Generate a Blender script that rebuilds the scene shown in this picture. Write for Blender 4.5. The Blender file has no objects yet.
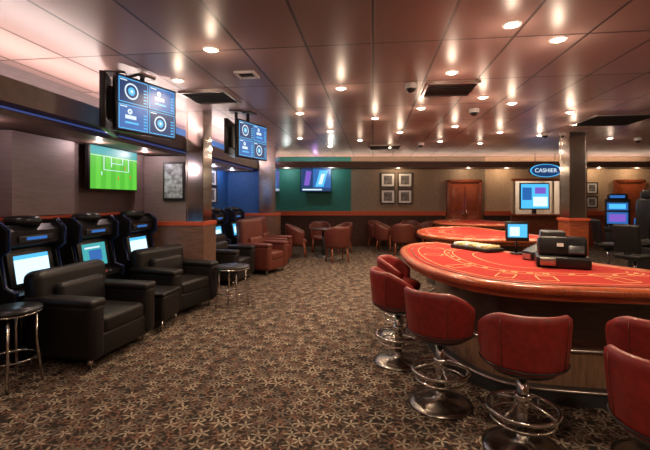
import bpy, bmesh, math, random
from math import sin, cos, pi, radians, atan2, sqrt
from mathutils import Vector, Matrix
random.seed(4)
F=400.0; H=1.5; HY=200.0; CZ=2.9
def P(px,py,z):
    Z=F*(H-z)/(py-HY); return Vector(((px-325)/F*Z,Z,z))
def WZ(Z,t,z=0): return Vector(((t+0.119*Z)/0.993,Z,z))
WA=-radians(6.83)
# ---------------- materials
def newmat(name):
    m=bpy.data.materials.new(name); m.use_nodes=True
    return m,m.node_tree.nodes,m.node_tree.links,m.node_tree.nodes['Principled BSDF']
def pm(name,c,r=.5,metal=0,em=None,es=1,var=.12,scale=12,coat=0,stretch=(1,1,1),bump=0,spec=.5):
    m,n,l,b=newmat(name)
    b.inputs['Roughness'].default_value=r; b.inputs['Metallic'].default_value=metal
    b.inputs['Coat Weight'].default_value=coat; b.inputs['Specular IOR Level'].default_value=spec
    if em:
        b.inputs['Base Color'].default_value=(0.01,0.01,0.01,1)
        b.inputs['Emission Color'].default_value=(*em,1); b.inputs['Emission Strength'].default_value=es
        return m
    tc=n.new('ShaderNodeTexCoord'); mp=n.new('ShaderNodeMapping'); mp.inputs['Scale'].default_value=stretch
    nz=n.new('ShaderNodeTexNoise'); nz.inputs['Scale'].default_value=scale; nz.inputs['Detail'].default_value=4
    cr=n.new('ShaderNodeValToRGB')
    cr.color_ramp.elements[0].position=.3; cr.color_ramp.elements[1].position=.7
    cr.color_ramp.elements[0].color=(*[x*(1-var) for x in c],1)
    cr.color_ramp.elements[1].color=(*[min(1,x*(1+var)) for x in c],1)
    l.new(tc.outputs['Object'],mp.inputs[0]); l.new(mp.outputs[0],nz.inputs['Vector'])
    l.new(nz.outputs['Fac'],cr.inputs[0]); l.new(cr.outputs[0],b.inputs['Base Color'])
    if bump:
        bp=n.new('ShaderNodeBump'); bp.inputs['Strength'].default_value=bump; bp.inputs['Distance'].default_value=.01
        l.new(nz.outputs['Fac'],bp.inputs['Height']); l.new(bp.outputs[0],b.inputs['Normal'])
    return m
M={}
M['red']=pm('red_leather',(.21,.015,.012),.42,var=.2,scale=30,bump=.08,coat=.08)
M['redbrown']=pm('oxblood_leather',(.115,.024,.015),.45,var=.25,scale=20,bump=.08)
M['black']=pm('black_leather',(.009,.007,.007),.42,var=.2,scale=25,bump=.08,spec=.35)
M['plastic']=pm('black_plastic',(.012,.012,.014),.32,spec=.4)
M['dgrey']=pm('dark_grey_metal',(.06,.06,.065),.35,.5)
M['chrome']=pm('chrome',(.72,.68,.65),.12,1,var=.03)
M['base']=pm('dark_chrome',(.28,.25,.23),.25,1,var=.1)
M['steel']=pm('brushed_steel',(.45,.4,.38),.3,1,var=.1)
M['mirror']=pm('mirror',(.9,.87,.86),.12,1,var=.02)
M['wood']=pm('mahogany',(.27,.06,.022),.3,var=.45,scale=6,stretch=(1,1,12),coat=.3)
M['woodh']=pm('cherry_rim',(.40,.085,.028),.28,var=.25,scale=8,stretch=(6,1,1),coat=.4)
M['rail']=pm('red_dado_rail',(.52,.085,.033),.4,var=.15,scale=8,stretch=(6,1,1))
M['walnut']=pm('walnut_panel',(.055,.02,.014),.35,var=.4,scale=6,stretch=(1,1,10),coat=.2)
M['panelb']=pm('brown_panel',(.16,.085,.06),.4,var=.3,scale=6,stretch=(1,1,10))
M['oak']=pm('kick_panel',(.27,.15,.09),.35,.2,var=.3,scale=6,stretch=(8,8,1))
M['felt']=pm('red_felt',(.34,.022,.017),.9,var=.1,scale=60,spec=.2)
M['print']=pm('felt_print',(.75,.42,.2),.9,var=.05)
M['wallp']=pm('mauve_wall',(.13,.10,.10),.6,var=.12,scale=5,stretch=(1,1,8))
M['wallpan']=pm('mauve_panel',(.21,.165,.165),.5,var=.12,scale=5,stretch=(1,1,8))
M['wallb']=pm('blue_wall',(.02,.10,.30),.6)
M['wallg']=pm('teal_wall',(.015,.17,.145),.6)
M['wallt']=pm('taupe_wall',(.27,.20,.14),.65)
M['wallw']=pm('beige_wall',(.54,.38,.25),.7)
M['ledge']=pm('ledge_paint',(.12,.07,.052),.5)
M['white']=pm('white_plastic',(.75,.73,.72),.4,var=.03)
M['art']=pm('print_art',(.16,.15,.15),.6,var=.8,scale=9)
M['art2']=pm('mosaic_art',(.4,.48,.62),.3,var=.8,scale=14)
M['lamp']=pm('lamp_lens',(1,1,1),em=(1,.82,.56),es=34)
M['bluelamp']=pm('blue_led',(1,1,1),em=(.12,.2,.7),es=.3)
M['edge']=pm('terminal_edge_blue',(.012,.03,.13),.25)
M['scr_w']=pm('screen_white',(1,1,1),em=(.55,.85,1),es=1.6)
M['scr_c']=pm('screen_cyan',(1,1,1),em=(.08,.5,.9),es=1.2)
M['scr_b']=pm('screen_navy',(1,1,1),em=(.008,.045,.16),es=1)
M['scr_m']=pm('screen_blue',(1,1,1),em=(.02,.13,.42),es=1.1)
M['scr_r']=pm('screen_red',(1,1,1),em=(.8,.06,.05),es=1)
M['scr_t']=pm('screen_text',(1,1,1),em=(.7,.85,.95),es=1.1)
M['scr_g']=pm('screen_grass',(1,1,1),em=(.12,.6,.05),es=1.1)
M['scr_g2']=pm('screen_grass_dark',(1,1,1),em=(.08,.5,.035),es=1.1)
M['scr_teal']=pm('screen_teal',(1,1,1),em=(.05,.42,.45),es=1)
M['scr_p']=pm('screen_violet',(1,1,1),em=(.2,.1,.55),es=1.1)
M['chip']=pm('chips',(.55,.45,.2),.5,var=.6,scale=40)
M['grille']=pm('vent_grille',(.05,.045,.045),.5)

# carpet
def carpet():
    m,n,l,b=newmat('carpet'); b.inputs['Roughness'].default_value=.95
    b.inputs['Specular IOR Level'].default_value=.1
    tc=n.new('ShaderNodeTexCoord')
    def math_(op,a,c=None,d=None):
        x=n.new('ShaderNodeMath'); x.operation=op
        for i,v in enumerate((a,c,d)):
            if v is None: continue
            if isinstance(v,(int,float)): x.inputs[i].default_value=v
            else: l.new(v,x.inputs[i])
        return x.outputs[0]
    def layer(scale,pet,off,rmax,rnd=.75,pw=1.6):
        mp=n.new('ShaderNodeMapping'); mp.inputs['Location'].default_value=off; mp.inputs['Scale'].default_value=(scale,scale,scale)
        l.new(tc.outputs['Object'],mp.inputs[0])
        v=n.new('ShaderNodeTexVoronoi'); v.voronoi_dimensions='2D'; v.inputs['Scale'].default_value=1; v.inputs['Randomness'].default_value=rnd
        l.new(mp.outputs[0],v.inputs['Vector'])
        sb=n.new('ShaderNodeVectorMath'); sb.operation='SUBTRACT'; l.new(mp.outputs[0],sb.inputs[0]); l.new(v.outputs['Position'],sb.inputs[1])
        sx=n.new('ShaderNodeSeparateXYZ'); l.new(sb.outputs[0],sx.inputs[0])
        ang=math_('ARCTAN2',sx.outputs[1],sx.outputs[0])
        sc=n.new('ShaderNodeSeparateColor'); l.new(v.outputs['Color'],sc.inputs[0])
        ang=math_('ADD',ang,math_('MULTIPLY',sc.outputs[0],6.28))
        c=math_('ABSOLUTE',math_('COSINE',math_('MULTIPLY',ang,pet/2)))
        c=math_('POWER',c,pw)
        lim=math_('MULTIPLY',c,rmax)
        d=math_('SUBTRACT',lim,v.outputs['Distance'])
        a=math_('MULTIPLY',d,14); 
        cl=n.new('ShaderNodeClamp'); l.new(a,cl.inputs[0])
        vein=math_('GREATER_THAN',math_('ABSOLUTE',math_('SUBTRACT',d,.1)),.035)
        return math_('MULTIPLY',cl.outputs[0],vein),sc.outputs[1]
    m1,r1=layer(10,5,(0,0,0),.66,.95,2.6)
    m2,r2=layer(17,3,(3.3,1.7,0),.62,.9,2)
    m3,r3=layer(8,7,(7.1,4.2,0),.62,.9,2)
    nz=n.new('ShaderNodeTexNoise'); nz.inputs['Scale'].default_value=90; l.new(tc.outputs['Object'],nz.inputs['Vector'])
    def mix(f,a,c):
        x=n.new('ShaderNodeMix'); x.data_type='RGBA'; l.new(f,x.inputs[0])
        for i,v in ((6,a),(7,c)):
            if isinstance(v,tuple): x.inputs[i].default_value=(*v,1)
            else: l.new(v,x.inputs[i])
        return x.outputs[2]
    col=mix(nz.outputs['Fac'],(.013,.010,.009),(.033,.025,.021))
    col=mix(m3,col,(.10,.058,.042))
    c2=mix(r2,(.065,.055,.047),(.16,.075,.05)); col=mix(m2,col,c2)
    c1=mix(r1,(.085,.07,.06),(.30,.245,.185)); col=mix(m1,col,c1)
    l.new(col,b.inputs['Base Color'])
    bp=n.new('ShaderNodeBump'); bp.inputs['Strength'].default_value=.3; bp.inputs['Distance'].default_value=.005
    l.new(nz.outputs['Fac'],bp.inputs['Height']); l.new(bp.outputs[0],b.inputs['Normal'])
    return m
M['carpet']=carpet()
def ceilm():
    m,n,l,b=newmat('ceiling_tiles'); b.inputs['Roughness'].default_value=.36
    tc=n.new('ShaderNodeTexCoord'); mp=n.new('ShaderNodeMapping'); mp.inputs['Rotation'].default_value=(0,0,radians(6.83+90))
    br=n.new('ShaderNodeTexBrick'); br.offset=0; br.inputs['Scale'].default_value=1
    br.inputs['Brick Width'].default_value=1.2; br.inputs['Row Height'].default_value=.6
    br.inputs['Mortar Size'].default_value=.013; br.inputs['Mortar Smooth'].default_value=.1
    br.inputs['Color1'].default_value=(.34,.228,.205,1); br.inputs['Color2'].default_value=(.245,.16,.145,1)
    br.inputs['Mortar'].default_value=(.055,.034,.03,1)
    l.new(tc.outputs['Object'],mp.inputs[0]); l.new(mp.outputs[0],br.inputs['Vector']); l.new(br.outputs['Color'],b.inputs['Base Color'])
    bp=n.new('ShaderNodeBump'); bp.invert=True; bp.inputs['Strength'].default_value=.4; bp.inputs['Distance'].default_value=.01
    l.new(br.outputs['Fac'],bp.inputs['Height']); l.new(bp.outputs[0],b.inputs['Normal'])
    return m
M['ceil']=ceilm()

# ---------------- builder
class B:
    def __init__(s): s.bm=bmesh.new(); s.mats=[]
    def mi(s,k):
        if k not in s.mats: s.mats.append(k)
        return s.mats.index(k)
    def _add(s,verts,faces,k,smooth=False,T=None):
        i=s.mi(k); vs=[s.bm.verts.new((T@Vector(v)) if T else v) for v in verts]
        for f in faces:
            try:
                fc=s.bm.faces.new([vs[j] for j in f]); fc.material_index=i; fc.smooth=smooth
            except ValueError: pass
    def box(s,c,sz,k,bev=0,seg=3,rot=None):
        t=bmesh.new(); bmesh.ops.create_cube(t,size=1)
        for v in t.verts: v.co=Vector((v.co.x*sz[0],v.co.y*sz[1],v.co.z*sz[2]))
        if bev: bmesh.ops.bevel(t,geom=list(t.edges),offset=bev,segments=seg,profile=.5,affect='EDGES')
        T=Matrix.Translation(c)
        if rot: T=T@Matrix.Rotation(rot[2],4,'Z')@Matrix.Rotation(rot[1],4,'Y')@Matrix.Rotation(rot[0],4,'X')
        t.verts.index_update()
        s._add([v.co.copy() for v in t.verts],[[v.index for v in f.verts] for f in t.faces],k,bool(bev),T); t.free()
    def lathe(s,prof,k,c=(0,0,0),n=28,T=None,smooth=True,cap=True):
        vs=[];fs=[]
        for r,z in prof:
            for i in range(n):
                a=2*pi*i/n; vs.append((c[0]+r*cos(a),c[1]+r*sin(a),c[2]+z))
        for j in range(len(prof)-1):
            for i in range(n):
                i2=(i+1)%n; fs.append((j*n+i,j*n+i2,(j+1)*n+i2,(j+1)*n+i))
        if cap: fs.append(tuple(range(n))[::-1]); fs.append(tuple((len(prof)-1)*n+i for i in range(n)))
        s._add(vs,fs,k,smooth,T)
    def cyl(s,c,r,h,k,n=20,r2=None,T=None): s.lathe([(r,0),(r if r2 is None else r2,h)],k,c,n,T)
    def prism(s,poly,z0,z1,k,smooth=False,T=None):
        n=len(poly); vs=[(p[0],p[1],z0) for p in poly]+[(p[0],p[1],z1) for p in poly]
        fs=[tuple(range(n))[::-1],tuple(range(n,2*n))]+[(i,(i+1)%n,n+(i+1)%n,n+i) for i in range(n)]
        s._add(vs,fs,k,smooth,T)
    def tube(s,path,r,k,closed=False,n=8,rz=None):
        path=[Vector(p) for p in path]; N=len(path); vs=[];fs=[]
        for i,p in enumerate(path):
            if closed: t=path[(i+1)%N]-path[i-1]
            else: t=path[min(i+1,N-1)]-path[max(i-1,0)]
            t.normalize(); up=Vector((0,0,1)) if abs(t.z)<.9 else Vector((1,0,0))
            sd=t.cross(up).normalized(); nn=sd.cross(t)
            for j in range(n):
                a=2*pi*j/n; vs.append(p+sd*cos(a)*r+nn*sin(a)*(rz or r))
        for i in range(N if closed else N-1):
            i2=(i+1)%N
            for j in range(n):
                j2=(j+1)%n; fs.append((i*n+j,i*n+j2,i2*n+j2,i2*n+j))
        if not closed: fs.append(tuple(range(n))[::-1]); fs.append(tuple((N-1)*n+j for j in range(n)))
        s._add(vs,fs,k,True)
    def ring(s,c,R,r,k,n=32):
        s.tube([(c[0]+R*cos(2*pi*i/n),c[1]+R*sin(2*pi*i/n),c[2]) for i in range(n)],r,k,True)
    def barrel(s,a0,a1,r,th,z0,ztop,k,flare=0,n=28,zbot=None):
        vs=[];fs=[];m=12
        for i in range(n+1):
            a=a0+(a1-a0)*i/n; zt=ztop(a); zb=zbot(a) if zbot else z0; d=Vector((sin(a),cos(a),0))
            for j in range(m):
                q=2*pi*j/m
                u=abs(cos(q))**.5*(1 if cos(q)>0 else -1); w=abs(sin(q))**.5*(1 if sin(q)>0 else -1)
                if abs(sin(q))<1e-6: w=0
                if abs(cos(q))<1e-6: u=0
                z=(zb+zt)/2+w*(zt-zb)/2; rr=r+u*th/2+flare*(z-z0)
                if i in(0,n): rr=r+flare*(z-z0)+u*th*.2
                p=d*rr; vs.append((p.x,p.y,z))
        for i in range(n):
            for j in range(m):
                j2=(j+1)%m; fs.append((i*m+j,i*m+j2,(i+1)*m+j2,(i+1)*m+j))
        fs.append(tuple(range(m))[::-1]); fs.append(tuple(n*m+j for j in range(m)))
        s._add(vs,fs,k,True)
    def rect(s,x0,z0,x1,z1,y,k): s._add([(x0,y,z0),(x1,y,z0),(x1,y,z1),(x0,y,z1)],[(0,1,2,3)],k)
    def disc(s,cx,cz,r0,r1,y,k,n=24):
        vs=[(cx+r*cos(2*pi*i/n),y,cz+r*sin(2*pi*i/n)) for r in(r0,r1) for i in range(n)]
        s._add(vs,[(i,n+i,n+(i+1)%n,(i+1)%n) for i in range(n)],k)
    def strip(s,pts,w,z,k,closed=False):
        N=len(pts)
        for i in range(N if closed else N-1):
            a=Vector(pts[i][:2]);b=Vector(pts[(i+1)%N][:2]); d=(b-a)
            if d.length<1e-5: continue
            d.normalize(); q=Vector((-d.y,d.x))*w/2
            s._add([(*(a-q),z),(*(b-q),z),(*(b+q),z),(*(a+q),z)],[(0,1,2,3)],k)
    def done(s,name,loc=(0,0,0),rz=0,rx=0,fix=True):
        if fix: bmesh.ops.recalc_face_normals(s.bm,faces=s.bm.faces)
        me=bpy.data.meshes.new(name); s.bm.to_mesh(me); s.bm.free()
        for k in s.mats: me.materials.append(M[k])
        o=bpy.data.objects.new(name,me); bpy.context.collection.objects.link(o)
        o.location=loc; o.rotation_euler=(rx,0,rz); return o
def dup(o,name,loc,rz=0):
    c=bpy.data.objects.new(name,o.data); bpy.context.collection.objects.link(c); c.location=loc; c.rotation_euler=(0,0,rz); return c
def face(dx,dy): return atan2(dx,-dy)
NF=face(.993,-.119)
TW=-3.75
# ---------------- shell
b=B(); b.box((3.3,6,-.05),(17,18.4,.1),'carpet'); b.done('floor')
b=B(); b.box((3.3,6,CZ+.05),(17,18.4,.1),'ceil'); b.done('ceiling')
def wallseg(b,Z0,Z1,t,z0,z1,k,th=.1):
    p=[WZ(Z0,t),WZ(Z1,t),WZ(Z1,t-th),WZ(Z0,t-th)]; b.prism([(q.x,q.y) for q in p],z0,z1,k)
b=B(); wallseg(b,-3,6.9,TW,0,CZ,'wallp'); wallseg(b,6.9,13.05,TW,0,CZ,'wallb')
for Z0,Z1 in((2.0,3.3),(4.05,4.9),(6.15,6.38)):
    wallseg(b,Z0,Z1,TW+.12,1.33,2.21,'wallpan',.12)
b.done('wall_left')
b=B()
BY=13.0
def bw(x0,x1,z0,z1,k): b.box(((x0+x1)/2,BY+.05,(z0+z1)/2),(x1-x0,.1,z1-z0),k)
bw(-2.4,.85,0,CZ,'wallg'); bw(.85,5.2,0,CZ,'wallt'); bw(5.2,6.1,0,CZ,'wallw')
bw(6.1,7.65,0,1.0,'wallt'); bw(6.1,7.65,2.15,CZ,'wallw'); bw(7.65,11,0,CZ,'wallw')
b.done('wall_back')
b=B(); b.box((10.95,5,CZ/2),(.1,16,CZ),'wallt'); b.done('wall_right')
b=B(); b.box((3.4,-3.05,CZ/2),(15.4,.1,CZ),'wallt'); b.done('wall_rear')
b=B(); wallseg(b,1.5,6.25,TW+.1,0,1.24,'walnut',.1); wallseg(b,1.5,6.25,TW+.17,1.24,1.32,'rail',.17)
b.done('trim_1')
b=B(); wallseg(b,7.0,10.2,TW+.1,0,1.1,'walnut',.1); wallseg(b,7.0,10.2,TW+.17,1.1,1.15,'rail',.17); b.done('trim_2')
b=B(); wallseg(b,-3,12.3,-2.95,2.3,2.42,'ledge',-(TW+2.95)); wallseg(b,-3,12.3,-2.95,2.42,2.5,'ledge',.03)
wallseg(b,-3,12.3,-3.1,2.22,2.3,'ledge',-(TW+3.1))
wallseg(b,-3,12.3,-3.08,2.275,2.29,'bluelamp',.015)
b.done('trim_cove_left')
b=B(); b.box((4.4,12.65,2.56),(13.1,.7,.12),'ledge'); b.box((4.4,12.31,2.65),(13.1,.03,.07),'ledge'); b.done('trim_cove_back')
b=B()
for x0,x1 in((-2.2,3.9),(5.15,6.0),(7.75,9.3)):
    b.box(((x0+x1)/2,12.97,.5),(x1-x0,.05,1.0),'walnut' if x0<7 else 'wood'); b.box(((x0+x1)/2,12.94,1.07),(x1-x0,.1,.14),'rail')
b.done('trim_3')
def door(name,x,w,h,leaf=2):
    b=B()
    for sx in(-1,1): b.box((sx*(w/2-.04),0,h/2),(.1,.12,h),'wood',.01)
    b.box((0,0,h-.03),(w,.12,.1),'wood',.01)
    lw=(w-.16)/leaf
    for i in range(leaf):
        cx=-(w-.16)/2+lw*(i+.5)
        b.box((cx,.0,(h-.1)/2+.01),(lw-.01,.05,h-.12),'woodh')
        for zc,hh in((h*.28,h*.36),(h*.73,h*.36)):
            b.box((cx,-.03,zc),(lw*.7,.02,hh),'woodh',.006)
        b.cyl((cx+(lw*.4 if i==0 else -lw*.4),-.07,1.0),.02,.14,'chrome',10)
    return b.done(name,(x,12.93,0))
door('door_1',4.5,1.1,2.14); door('door_2',9.85,.95,2.14,1)
def colbase(Z0,Z1,t0,t1):
    b=B()
    wallseg(b,Z0-.02,Z1+.02,t1+.02,0,1.1,'panelb',t1-t0+.02); wallseg(b,Z0-.03,Z1+.03,t1+.03,1.1,1.16,'rail',t1-t0+.03)
    return b
b=colbase(6.3,6.75,TW,-2.66)
wallseg(b,6.4,6.7,-2.97,1.16,2.2,'wallpan',-2.97-TW)
wallseg(b,6.3,6.65,-2.66,1.16,CZ,'mirror',.25)
for t in(-2.65,-2.90): wallseg(b,6.285,6.32,t,1.16,CZ,'chrome',.02)
for z in(1.75,2.33): wallseg(b,6.29,6.66,-2.655,z,z+.012,'chrome',.26)
a=WZ(6.39,-3.15)
b.box((a.x,6.375,1.8),(.34,.03,.62),'plastic'); b.box((a.x,6.355,1.8),(.28,.02,.54),'art2')
b.done('mirrored_column')
b=colbase(10.3,10.8,TW,-2.5); wallseg(b,10.3,10.75,-2.5,1.16,CZ,'mirror',.4); wallseg(b,10.4,10.7,-2.9,1.16,CZ,'wallb',-2.9-TW)
for t in(-2.49,-2.89): wallseg(b,10.285,10.32,t,1.16,CZ,'chrome',.02)
b.done('mirrored_column')
b=B(); b.box((0,0,2.02),(.32,.32,1.76),'mirror'); b.box((0,0,.55),(.38,.38,1.1),'wood',.01); b.box((0,0,1.12),(.42,.42,.05),'rail')
for sx in(-1,1):
    for sy in(-1,1): b.box((sx*.16,sy*.16,2.02),(.02,.02,1.76),'chrome')
b.done('mirrored_column',(4.93,7.95,0))
b=B(); b.box((6.87,14.6,1.35),(2.4,.08,2.7),'wallw'); 
for x in(5.75,8.0): b.box((x,13.85,1.35),(.08,1.5,2.7),'wallw')
b.box((6.87,13.85,2.6),(2.4,1.5,.06),'white'); b.done('wall_cashier_booth')
b=B()
b.box((6.87,12.7,1.03),(1.75,.5,.06),'woodh',.01); b.box((6.87,12.85,.5),(1.7,.12,1.0),'wood')
for x in(6.1,7.35,7.65): b.box((x,12.92,1.6),(.06,.08,1.1),'chrome')
b.box((6.87,12.92,2.15),(1.65,.1,.08),'wood'); b.box((6.7,12.8,1.62),(.95,.05,.85),'plastic'); b.rect(6.26,1.23,7.14,2.01,12.77,'scr_c')
b.rect(6.3,1.5,6.6,1.9,12.768,'scr_m');b.rect(6.65,1.3,7.1,1.6,12.768,'scr_w');b.rect(6.7,1.7,7.05,1.9,12.768,'scr_p')
b.box((6.7,12.82,1.1),(.1,.1,.2),'plastic')
b.done('cashier_counter')
b=B()
T=Matrix.Rotation(pi/2,4,'X')
b.lathe([(.02,-.04),(.48,-.04),(.48,.04),(.02,.04)],'plastic',T=Matrix.Diagonal((1,1,.42,1))@T,n=40)
n=40
for r0,r1,k in((.43,.47,'scr_c'),(.001,.43,'scr_b')):
    vs=[(r*cos(2*pi*i/n),-.045,.42*r*sin(2*pi*i/n)) for r in(r0,r1) for i in range(n)]
    b._add(vs,[(i,n+i,n+(i+1)%n,(i+1)%n) for i in range(n)],k)
so=b.done('cashier_sign',(6.6,12.0,2.38))
tc=bpy.data.curves.new('cashier_text','FONT'); tc.body='CASHIER'; tc.size=.17; tc.align_x='CENTER'; tc.align_y='CENTER'; tc.extrude=.003
tc.materials.append(M['scr_t']); to=bpy.data.objects.new('lettering',tc); bpy.context.collection.objects.link(to); to.parent=so; to.location=(0,-.05,0); to.rotation_euler=(pi/2,0,0)
b2=B(); 
for x in(-.3,.3): b2.cyl((x,0,.1),.01,.42,'chrome',8)
h=b2.done('hanger_rods'); h.parent=so

# ---------------- downlights
dl=[(512,24),(558,39),(211,49),(452,72),(341,88),(178,80),(483,97),(300,113),(375,118),(512,103),(421,108),(330,131),(455,126),(570,112),(400,132),(500,132),(360,140),(300,138),(540,135),(610,138),(440,141),(480,143),(330,146),(390,147)]
pts=[P(x,y,CZ) for x,y in dl]
pts+= [Vector((x,y,CZ)) for x in(-2,0.3,2.6,5,7.5) for y in(-1.6,.6)]+[Vector((x,y,CZ)) for x in(4.6,7.2,9.4) for y in(2.8,5.2,7.4)]
b=B(); b.lathe([(.052,-.004),(.056,-.012),(.07,-.012),(.075,0)],'white',n=20,cap=False); b.lathe([(.001,-.022),(.03,-.02),(.05,-.008),(.052,-.003)],'lamp',n=20,cap=False)
dm=b.done('ceiling_downlight',pts[0])
for p in pts[1:]: dup(dm,'ceiling_downlight',p)
for i,p in enumerate(pts):
    L=bpy.data.lights.new('downlight_beam','SPOT'); L.energy=110; L.color=(1,.755,.51); L.spot_size=radians(140); L.spot_blend=.85; L.shadow_soft_size=.04
    if p.y>9: L.energy=64
    o=bpy.data.objects.new('downlight_beam',L); bpy.context.collection.objects.link(o); o.location=p-Vector((0,0,.03))
    L=bpy.data.lights.new('added_ceiling_fill','POINT'); L.energy=4.2 if p.y<9 else 2; L.color=(1,.74,.54); L.shadow_soft_size=.03  # extra point light added below each downlight to brighten the ceiling
    o=bpy.data.objects.new('added_ceiling_fill',L); bpy.context.collection.objects.link(o); o.location=p-Vector((0,0,.22)); L.use_soft_falloff=True
def area(name,loc,sx,sy,e,col,rot):
    L=bpy.data.lights.new(name,'AREA'); L.shape='RECTANGLE'; L.size=sx; L.size_y=sy; L.energy=e; L.color=col
    o=bpy.data.objects.new(name,L); bpy.context.collection.objects.link(o); o.location=loc; o.rotation_euler=rot
c=WZ(5,-3.25); area('cove_strip',(c.x,c.y,2.46),.1,14,220,(1,.80,.74),(pi,0,WA))
area('cove_strip',(4.4,12.6,2.66),12,.1,80,(1,.74,.56),(pi,0,0))
area('booth_lamp',(6.87,13.8,2.5),1.5,.8,35,(.9,.95,1),(0,0,0))
def point(loc,e,col,r=.1):
    L=bpy.data.lights.new('unseen_accent_point','POINT'); L.energy=e; L.color=col; L.shadow_soft_size=r  # bare unseen point light, no fixture built for it
    o=bpy.data.objects.new('unseen_accent_point',L); bpy.context.collection.objects.link(o); o.location=loc
point((-.3,12.5,2.75),3,(.6,.3,1),.02)
for Z in(3.5,5.0,6.0): point(WZ(Z,-3.4,2.19),7,(1,.75,.75),.01)
for x in(-1.2,.2): point((x,12.5,2.46),12,(.85,.95,.9),.01)
for x in(2.3,4.5,5.7,8.6,9.8): point((x,12.55,2.48),11,(1,.73,.47),.01)  # unseen points added under the back ledge to brighten the back wall
for Z in(7.6,8.6,9.7): point(WZ(Z,-3.4,2.19),9,(.7,.75,1),.01)  # unseen points added under the left ledge to brighten the blue wall
b=B(); b.lathe([(.0,-.03),(.075,-.03),(.075,0),(.0,0)],'white'); b.lathe([(.001,-.11),(.035,-.10),(.058,-.07),(.065,-.03)],'plastic')
b.lathe([(.066,-.06),(.08,-.03),(.066,-.03)],'white',cap=False)
cm=None
for x,y in((411,84),(474,109),(545,133),(421,143),(638,138)):
    p=P(x,y,CZ)
    if cm is None: cm=b.done('ceiling_dome_camera',p)
    else: dup(cm,'ceiling_dome_camera',p)
def vent(x,y,s,white=False):
    b=B(); k='white' if white else 'steel'
    for sx in(-1,1): b.box((sx*s/2,0,-.01),(.03,s+.03,.025),k); b.box((0,sx*s/2,-.01),(s,.03,.025),k)
    b.box((0,0,-.003),(s,s,.005),'grille')
    nl=int(s/.08)
    for i in range(1,nl): b.box((0,-s/2+i*s/nl,-.012),(s-.03,.03,.008),'dgrey',rot=(.5,0,0))
    b.done('ceiling_vent',P(x,y,CZ),WA)
vent(247,74,.2,True); vent(211,97,.6); vent(449,89,.6); vent(612,120,1.0); vent(385,147,.8)
# ---------------- TVs
def tv(name,w,h,kind,loc,rz,rx=0,stem=0):
    b=B(); b.box((0,.03,0),(w,.06,h),'plastic',.008,2); b.box((0,.08,0),(w*.6,.06,h*.6),'plastic')
    W=w/2-.02; Hh=h/2-.02; y=-.002
    if kind=='bet':
        b.rect(-W,-Hh,W,Hh,y,'scr_b')
        for i in(0,1):
            for j in(0,1):
                x0=-W+i*W+.01; x1=x0+W-.02; z0=-Hh+j*Hh+.01; z1=z0+Hh-.02; cx=(x0+x1)/2; cz=(z0+z1)/2; r=(z1-z0)*.34
                b.rect(x0,z0,x1,z1,y-.001,'scr_c'); b.rect(x0+.008,z0+.008,x1-.008,z1-.008,y-.002,'scr_b' if (i+j)%2 else 'scr_m')
                if (i+j)%2==1:
                    b.disc(cx-.03,cz,r*.8,r,y-.003,'scr_t'); b.disc(cx-.03,cz,.0,r*.5,y-.003,'scr_c'); b.disc(cx-.03,cz,.0,r*.2,y-.004,'scr_t')
                else:
                    b.rect(cx-.11,cz-.02,cx+.03,cz+.02,y-.003,'scr_t'); b.rect(cx-.11,cz-.07,cx+.06,cz-.05,y-.003,'scr_c'); b.disc(cx-.05,cz+.06,0.01,.03,y-.003,'scr_t')
                for q in range(5): b.rect(x1-.06,z0+.03+q*.035,x1-.018,z0+.043+q*.035,y-.003,'scr_c')
                b.rect(x0+.015,z1-.03,x0+.1,z1-.018,y-.003,'scr_t')
    elif kind=='foot':
        b.rect(-W,-Hh,W,Hh,y,'scr_g')
        for i in range(5): 
            x=-W+i*2*W/5; b.rect(x,-Hh,x+W/5,Hh,y-.001,'scr_g2')
        b.rect(-W,Hh*.62,W,Hh,y-.0015,'scr_teal')
        b.rect(-W,Hh*.55,W,Hh*.58,y-.002,'scr_t'); b.rect(-W*.5,-Hh*.1,W*.6,-Hh*.07,y-.002,'scr_t')
        b.rect(-W*.5,-Hh*.1,-W*.47,Hh*.55,y-.002,'scr_t'); b.rect(W*.57,-Hh*.1,W*.6,Hh*.55,y-.002,'scr_t')
        b.rect(-W*.2,Hh*.25,-W*.17,Hh*.55,y-.002,'scr_t');b.rect(W*.3,Hh*.25,W*.33,Hh*.55,y-.002,'scr_t');b.rect(-W*.2,Hh*.25,W*.33,Hh*.28,y-.002,'scr_t')
        for x,z in((-.3,-.1),(.05,-.15),(.2,.0),(-.1,.02),(.33,-.12)): b.rect(x,z,x+.018,z+.05,y-.003,'scr_r' if x>0 else 'scr_t')
    elif kind=='promo':
        b.rect(-W,-Hh,W,Hh,y,'scr_m'); b.rect(-W,-Hh,-W*.2,Hh,y-.001,'scr_b')
        b.rect(-W,-Hh,W,-Hh*.7,y-.0015,'scr_b'); b.rect(-W*.9,-Hh*.92,W*.4,-Hh*.8,y-.002,'scr_t')
        b._add([(-W*.8,y-.003,-Hh*.5),(-W*.45,y-.003,-Hh*.5),(-W*.3,y-.003,Hh*.7),(-W*.65,y-.003,Hh*.8)],[(0,1,2,3)],'scr_p')
        b._add([(-W*.05,y-.003,-Hh*.6),(W*.5,y-.003,-Hh*.6),(W*.8,y-.003,Hh*.8),(W*.25,y-.003,Hh*.8)],[(0,1,2,3)],'scr_c')
        b._add([(W*.15,y-.004,-Hh*.4),(W*.4,y-.004,-Hh*.4),(W*.6,y-.004,Hh*.5),(W*.35,y-.004,Hh*.5)],[(0,1,2,3)],'scr_t')
    if stem:
        b.cyl((0,.1,0),.025,h/2+stem,'dgrey',10); b.box((0,.1,h/2+stem-.01),(.2,.2,.02),'dgrey')
    return b.done(name,loc,rz,rx)
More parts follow.
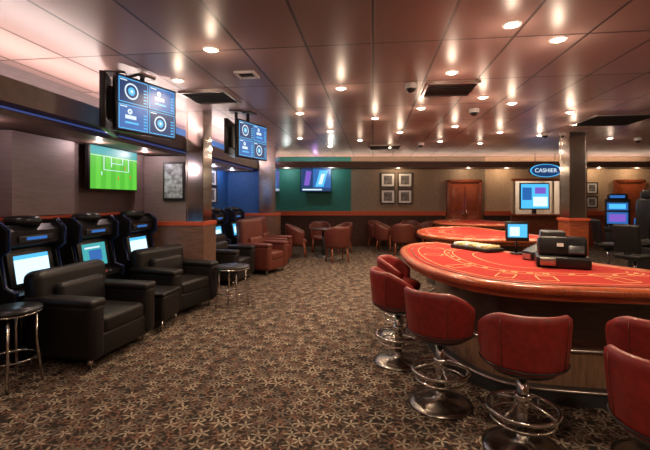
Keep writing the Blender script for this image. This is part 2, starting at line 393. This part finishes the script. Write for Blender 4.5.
def tvpair(xa,Za,xb,Zb):
    A=Vector(((xa-325)/F*Za,Za,0)); C=Vector(((xb-325)/F*Zb,Zb,0)); d=C-A; w=d.length; mid=(A+C)/2
    d.normalize(); rz=atan2(d.y,d.x)
    return mid,w,rz
mid,w,rz=tvpair(116,4.15,176,4.9); mid.z=2.53
tv('ceiling_mounted_screen',w,.6,'bet',mid,rz,0,CZ-mid.z-.3)
m2,w2,rz2=tvpair(99,4.05,113,4.75); m2.z=2.53
tv('ceiling_mounted_screen',w2,.58,'bet',(m2.x,m2.y,2.53),rz2+pi,0,CZ-2.53-.29)
mid,w,rz=tvpair(238,6.0,267,6.75); mid.z=2.44
tv('ceiling_mounted_screen',w,.58,'bet',mid,rz,0,CZ-mid.z-.29)
m2,w2,rz2=tvpair(224,5.95,235,6.7)
tv('ceiling_mounted_screen',w2,.52,'bet',(m2.x,m2.y,2.46),rz2+pi,0,CZ-2.46-.26)
p=WZ(5.6,TW+.17,1.93); tv('football_television',1.05,.6,'foot',p,NF)
tv('wall_television',1.0,.78,'promo',((316-325)/F*12.8,12.8,2.15),0)
def frame(name,w,h,loc,rz):
    b=B()
    for s_ in(-1,1): b.box((s_*w/2,0,0),(.03,.03,h+.03),'plastic'); b.box((0,0,s_*h/2),(w,.03,.03),'plastic')
    b.rect(-w/2,-h/2,w/2,h/2,0,'white'); b.rect(-w*.3,-h*.32,w*.3,h*.32,-.003,'art'); return b.done(name,loc,rz)
for x in(388,405):
    for y in(180,196.5): frame('framed_picture',.44,.44,((x-325)/F*12.96,12.96,H-(y-200)/F*12.96),0)
for x in(592,):
    for y in(188,202): frame('framed_picture',.34,.34,((x-325)/F*12.96,12.96,H-(y-200)/F*12.96),0)
for Z in(8.35,9.25):
    for z in(1.62,2.02): frame('framed_picture',.65,.36,WZ(Z,TW+.03,z),NF)
# ---------------- gaming terminals
TT=Matrix(((0,0,1,0),(1,0,0,0),(0,1,0,0),(0,0,0,1)))
def terminal():
    b=B(); w=.66
    prof=[(0,0),(-.34,0),(-.34,.1),(-.3,.13),(-.3,.54),(-.36,.58),(-.36,.62),(-.24,.66),(-.18,1.02),(-.27,1.07),(-.27,1.2),(-.2,1.26),(0,1.26)]
    b.prism(prof,-w/2+.03,w/2-.03,'plastic',T=TT)
    side=[(0,0),(-.36,0),(-.36,.12),(-.32,.15),(-.32,.52),(-.39,.58),(-.39,.66),(-.28,.70),(-.22,.98),(-.31,1.04),(-.31,1.22),(-.22,1.3),(0,1.3)]
    for s_ in(-1,1):
        b.prism(side,s_*(w/2)-.025,s_*(w/2)+.025,'plastic',T=TT)
        b.tube([(s_*w/2,y-.004,z) for y,z in side[4:12]],.013,'edge')
    a=atan2(.06,.36)
    b.box((0,-.225,.84),(.52,.03,.34),'plastic',.008,2,rot=(-a,0,0))
    def sl(x0,z0,x1,z1,k,off=0):
        pts=[]
        for x,z in((x0,z0),(x1,z0),(x1,z1),(x0,z1)):
            pts.append((x,-.243-off+(z-.84)*.1667,z))
        b._add(pts,[(0,1,2,3)],k)
    return b,sl
def mk(kind,name,loc,rz):
    b,sl=terminal()
    if kind=='w': sl(-.2,.71,.2,.93,'scr_w',.001); sl(-.2,.93,.2,.97,'scr_c',.001)
    if kind=='t': sl(-.2,.71,.2,.98,'scr_teal',.001); sl(-.1,.77,.12,.9,'scr_m',.003); sl(-.16,.92,.1,.94,'scr_t',.003)
    if kind=='c': sl(-.2,.71,.2,.96,'scr_c',.001); sl(-.15,.76,.15,.9,'scr_w',.003)
    b.box((0,-.275,1.13),(.4,.03,.06),'dgrey',.005,2); b.rect(-.12,1.115,.12,1.145,-.292,'scr_m')
    b.box((0,-.31,.635),(.3,.06,.02),'dgrey',rot=(.3,0,0))
    for i in range(5): b.cyl((-.16+i*.08,-.33,.62),.012,.02,'scr_r' if i%2 else 'white',10)
    b.box((0,-.305,.34),(.4,.02,.34),'dgrey',.005,2); b.lathe([(.001,0),(.14,0),(.17,.04),(.13,.09),(.001,.1)],'plastic',(0,-.13,1.25),n=24)
    return b.done(name,loc,rz)
for Z,k in((3.05,'c'),(3.97,'w'),(4.85,'t'),(5.76,'w')): mk(k,'betting_terminal',WZ(Z,TW+.18),NF)
for Z,k in((8.1,'c'),(9.2,'c')): mk(k,'betting_terminal',WZ(Z,TW+.4),NF)
# ---------------- armchairs
def armchair(k,hb=.8,w=.82,d=.82):
    b=B()
    b.box((0,0,.19),(w-.06,d-.06,.22),k,.03)
    b.box((0,-.08,.355),(w-.32,d-.2,.17),k,.05,4)
    for s_ in(-1,1):
        b.box((s_*(w/2-.08),-.02,.34),(.17,d-.04,.5),k,.06,4)
        b.box((s_*(w/2-.08),-.02,.585),(.19,d-.04,.08),k,.035,4)
    b.box((0,d/2-.12,.08+(hb)/2),(w-.02,.2,hb-.06),k,.08,5,rot=(-.1,0,0))
    b.box((0,d/2-.24,.55),(w-.34,.14,.34),k,.05,4,rot=(-.14,0,0))
    for sx in(-1,1):
        for sy in(-1,1): b.cyl((sx*(w/2-.08),sy*(d/2-.1),0),.02,.1,'chrome',10,.028)
    return b
a1=armchair('black',.80,.90,.78).done('black_leather_armchair',(-2.3,3.98,0),face(.98,-.2))
dup(a1,'black_leather_armchair',(-2.06,5.5,0),face(.93,-.36))
dup(a1,'black_leather_armchair',(-1.82,7.42,0),face(.97,-.2)) 
b=B(); b.box((0,0,.26),(.4,.4,.3),'black',.04,4); b.box((0,0,.42),(.42,.42,.05),'black',.02,3)
for sx in(-1,1):
    for sy in(-1,1): b.cyl((sx*.16,sy*.16,0),.015,.13,'chrome',8)
b.done('leather_footstool',(-2.0,4.74,0),WA)
r1=armchair('redbrown',1.05,.8,.82).done('oxblood_high_back_armchair',(-1.32,8.42,0),face(.9,-.4))
dup(r1,'oxblood_high_back_armchair',(-1.25,9.55,0),face(.95,-.1))
def sidetable(r,h):
    b=B(); b.lathe([(.001,h-.03),(r-.01,h-.03),(r,h-.015),(r-.005,h),(.001,h)],'plastic',n=32); b.ring((0,0,h-.035),r-.01,.008,'chrome')
    for i in range(4):
        a=i*pi/2+.5; b.tube([(r*.75*cos(a),r*.75*sin(a),h-.03),(r*.8*cos(a),r*.8*sin(a),h*.5),(r*.98*cos(a),r*.98*sin(a),.0)],.012,'chrome')
    b.ring((0,0,h*.35),r*.83,.008,'chrome'); return b
sidetable(.21,.62).done('round_side_table',(-2.55,3.26,0))
sidetable(.24,.58).done('round_side_table',(-1.3,5.62,0))
# ---------------- bar stool
def stool():
    b=B(); b.lathe([(.001,0),(.23,0),(.23,.012),(.18,.025),(.06,.04),(.04,.07),(.03,.1)],'base',n=36)
    b.cyl((0,0,.08),.032,.4,'chrome',18); b.lathe([(.045,.26),(.05,.28),(.05,.32),(.045,.34)],'chrome',n=18)
    b.ring((0,0,.25),.20,.013,'chrome'); b.ring((0,0,.19),.18,.008,'chrome')
    for i in range(4):
        a=i*pi/2+pi/4; b.tube([(.03*cos(a),.03*sin(a),.3),(.12*cos(a),.12*sin(a),.28),(.20*cos(a),.20*sin(a),.25)],.009,'chrome'); b.tube([(.18*cos(a),.18*sin(a),.19),(.2*cos(a),.2*sin(a),.25)],.006,'chrome')
    b.lathe([(.001,.46),(.1,.46),(.18,.49),(.21,.52),(.21,.54)],'plastic',n=32)
    b.lathe([(.001,.52),(.205,.52),(.22,.55),(.21,.59),(.17,.615),(.1,.62),(.001,.62)],'red',n=32)
    def zt(a):
        q=abs(a)/radians(108); return .865-.15*max(0,(q-.4)/.6)**1.4
    b.barrel(-radians(108),radians(108),.213,.05,.52,zt,'red',flare=.09)
    N=30; b.tube([((.213+.027+.003)*sin(a),(.213+.027+.003)*cos(a),.55) for a in [radians(-102+204*i/N) for i in range(N+1)]],.005,'plastic')
    for a in (-.75,.75):
        b.tube([((.213+.0255+.09*(z-.52))*sin(a),(.213+.0255+.09*(z-.52))*cos(a),z) for z in(.55,.6,.7,.78,.83)],.003,'redbrown')
    return b
sp=[(.85,2.95),(1.19,2.41),(.68,3.72),(.84,4.45),(1.9,2.27),(1.5,1.70)]
tc_=(2.0,4.0); s0=None
for i,(x,y) in enumerate(sp):
    d=(tc_[0]-x,tc_[1]-y)
    if i==1: d=(.25,1.6)
    if i==5: d=(1.0,.6)
    if i==4: d=(.5,1)
    if s0 is None: s0=stool().done('red_leather_casino_stool',(x,y,0),face(*d))
    else: dup(s0,'red_leather_casino_stool',(x,y,0),face(*d))
# ---------------- casino table
def smooth(pts,n=6):
    out=[];N=len(pts)
    for i in range(N-1):
        p0=Vector(pts[max(i-1,0)]);p1=Vector(pts[i]);p2=Vector(pts[i+1]);p3=Vector(pts[min(i+2,N-1)])
        for k in range(n):
            t=k/n; out.append(.5*((2*p1)+(-p0+p2)*t+(2*p0-5*p1+4*p2-p3)*t*t+(-p0+3*p1-3*p2+p3)*t**3))
    out.append(Vector(pts[-1])); return out
def casino_table(name,outline,ctr,topz=.9):
    C=Vector(ctr); o=[p-C for p in smooth(outline)]
    b=B(); sc=lambda k:[p*k for p in o]
    b.prism(sc(.99),topz-.05,topz,'felt'); b.prism(sc(1.0),topz-.09,topz-.05,'wood')
    b.tube([(p.x,p.y,topz-.02) for p in sc(1.0)],.05,'woodh',True,10,.035)
    b.tube([(p.x,p.y,topz+.001) for p in sc(.925)],.012,'wood',True,6,.006)
    b.prism(sc(.70),.36,topz-.09,'walnut'); b.prism(sc(.76),.1,.36,'oak'); b.prism(sc(.84),0,.1,'dgrey')
    b.tube([(p.x,p.y,.37) for p in sc(.765)],.015,'steel',True); b.tube([(p.x,p.y,.105) for p in sc(.84)],.012,'steel',True)
    n=len(o); z=topz+.002
    arc=lambda k:[p*k for p in o[3:-3]]
    for k,w in((.86,.009),(.62,.009),(.55,.009),(.38,.01)): b.strip(arc(k),w,z,'print')
    idx=[int(3+(n-7)*(i+.5)/7) for i in range(7)]
    for i in idx:
        p=o[i]*.74; u=o[i].normalized(); v=Vector((-u.y,u.x))
        q=[p+u*.09+v*.065,p+u*.09-v*.065,p-u*.09-v*.065,p-u*.09+v*.065]
        b.strip(q,.01,z,'print',True)
        c2=o[i]*.62; b.strip([c2+Vector((.05*cos(t*pi/8),.05*sin(t*pi/8))) for t in range(16)],.006,z+.001,'print',True)
    for j in range(16):
        i=5+int((n-11)*j/15); p=o[i]*.585; u=o[i].normalized(); v=Vector((-u.y,u.x))
        b.strip([p-v*.025,p+v*.025],.03,z,'print')
    return b.done(name,(C.x,C.y,0))
out=[(1.55,5.6),(1.2,5.4),(.97,4.9),(.88,4.15),(.93,3.5),(1.12,3.02),(1.37,2.81),(1.65,2.72),(2.14,2.64),(2.6,2.62),(2.9,2.72),(2.95,2.9)]
casino_table('blackjack_table',out,(2.0,4.0))
out2=[(3.2,8.9),(2.4,8.7),(1.95,8.1),(1.75,7.3),(1.85,6.6),(2.2,6.15),(2.8,6.0),(3.3,6.05),(3.6,6.4)]
casino_table('blackjack_table',out2,(2.75,7.4))
out3=[(4.6,12.0),(3.5,11.9),(3.1,11.3),(3.0,10.6),(3.2,10.1),(3.8,9.7),(4.6,9.6),(5.0,9.9)]
casino_table('blackjack_table',out3,(4.0,10.8))
b=B(); b.box((0,0,.05),(.42,.34,.1),'plastic',.02,3); b.box((0,.04,.17),(.38,.26,.18),'plastic',.03,3,rot=(-.15,0,0)); b.box((-.07,.05,.28),(.2,.2,.07),'dgrey',.015,3)
b.box((.1,-.12,.16),(.12,.03,.08),'dgrey',.01,2,rot=(-.5,0,0)); b.box((-.12,-.17,.06),(.12,.08,.07),'steel',.01,2); b.box((-.02,-.1,.2),(.05,.02,.03),'white',rot=(-.15,0,0))
b.done('card_shuffler',(2.14,3.62,.903),radians(-25))
b=B(); b.cyl((0,0,0),.07,.015,'plastic'); b.cyl((0,.02,.01),.012,.16,'plastic',10); b.box((0,0,.25),(.24,.03,.22),'plastic',.008,2,rot=(-.15,0,0))
b.rect(-.1,.17,.1,.33,-.025,'scr_c'); b.rect(-.08,.2,.02,.3,-.027,'scr_w'); b.done('dealer_display',(2.12,4.42,.904),radians(-10))
b=B(); b.box((0,0,.02),(.6,.26,.04),'plastic',.008,2)
for i in range(9):
    T=Matrix.Translation((-.25+i*.0625,-.1,.05))@Matrix.Rotation(-pi/2,4,'X'); b.lathe([(.001,0),(.024,0),(.024,.2),(.001,.2)],'chip' if i%3 else 'white',T=T,n=14)
b.done('chip_tray',(1.82,4.82,.904),radians(-66))
b=B(); b.prism([(-.16,0),(.16,0),(.16,.08),(-.16,.2)],-.07,.07,'plastic',T=Matrix.Rotation(pi/2,4,'X')); b.box((.17,0,.035),(.03,.1,.05),'steel'); b.done('card_shoe',(2.18,4.05,.904),radians(200))
# ---------------- tub chairs + cafe tables
def tub():
    b=B()
    for sx in(-1,1):
        b.tube([(sx*.19,-.17,.4),(sx*.22,-.22,0)],.018,'wood'); b.tube([(sx*.18,.17,.4),(sx*.21,.24,0)],.018,'wood')
    b.lathe([(.001,.34),(.23,.34),(.25,.38),(.25,.43),(.22,.47),(.001,.48)],'redbrown',n=28)
    b.barrel(-radians(125),radians(125),.265,.06,.34,lambda a:.87-.2*max(0,abs(a)/radians(125)-.25)**1.2/.69,'redbrown',flare=.08)
    return b
ch=[(-.72,10.5,1,0),(.30,9.75,-.3,1),(-.15,11.6,0,-1),(.45,11.3,-1,-.5),(1.75,11.6,1,-.4),(2.12,10.9,.2,1),(2.95,11.9,-1,-.4),(2.6,12.3,-.2,-1),(1.65,12.4,.6,-.6)]
t0=None
for x,y,dx,dy in ch:
    if t0 is None: t0=tub().done('tub_chair',(x,y,0),face(dx,dy))
    else: dup(t0,'tub_chair',(x,y,0),face(dx,dy))
b=B(); b.lathe([(.001,.71),(.36,.71),(.38,.73),(.37,.75),(.001,.75)],'walnut',n=32); b.cyl((0,0,.03),.03,.68,'dgrey'); b.lathe([(.001,0),(.22,0),(.22,.015),(.05,.04),(.001,.05)],'dgrey')
c0=b.done('round_cafe_table',(-.05,10.65,0)); dup(c0,'round_cafe_table',(2.3,11.65,0))
def slot():
    b=B(); b.box((0,0,.3),(.62,.5,.6),'plastic',.02); b.box((0,-.06,.66),(.64,.5,.12),'dgrey',.02,rot=(.2,0,0)); b.box((0,.05,1.1),(.62,.3,.85),'plastic',.03,rot=(-.08,0,0))
    b.rect(-.25,.8,.25,1.14,-.16,'scr_m'); b.rect(-.2,.86,.2,1.08,-.163,'scr_p'); b.rect(-.25,1.2,.25,1.42,-.115 ,'scr_m'); b.rect(-.2,1.24,.2,1.38,-.118,'scr_c')
    b.box((0,.05,1.6),(.5,.2,.18),'plastic',.05,4); b.box((0,-.06,1.6),(.36,.02,.08),'scr_m')
    for i in range(4): b.cyl((-.2+i*.12,-.25,.72),.02,.02,'scr_r' if i%2 else 'white',10)
    return b
sl0=slot().done('slot_machine',(7.1,8.6,0),face(-.6,-1))
dup(sl0,'slot_machine',(6.35,7.75,0),face(-.2,1)); dup(sl0,'slot_machine',(8.7,11.9,0),face(-.6,-.8))
def bchair():
    b=B(); b.lathe([(.001,0),(.25,0),(.24,.02),(.05,.05),(.03,.08)],'chrome'); b.cyl((0,0,.05),.03,.4,'chrome'); b.box((0,0,.5),(.46,.46,.1),'black',.04,4); b.box((0,.22,.82),(.44,.08,.5),'black',.035,4,rot=(-.12,0,0)); b.box((0,.2,.55),(.1,.05,.2),'black')
    return b
k0=bchair().done('black_gaming_chair',(6.3,8.9,0),face(1,-.3)); dup(k0,'black_gaming_chair',(5.5,7.1,0),face(1,.4))

# ---------------- camera
cam=bpy.data.cameras.new('camera'); cam.sensor_width=36; cam.lens=36*F/650; cam.shift_y=-25/650; cam.clip_start=.05
co=bpy.data.objects.new('camera',cam); bpy.context.collection.objects.link(co); co.location=(0,0,H); co.rotation_euler=(pi/2,0,0)
bpy.context.scene.camera=co
w=bpy.data.worlds.new('world'); bpy.context.scene.world=w; w.use_nodes=True; w.node_tree.nodes['Background'].inputs[0].default_value=(.02,.02,.025,1)
try:
    bpy.context.scene.view_settings.view_transform='Standard'
except Exception: pass
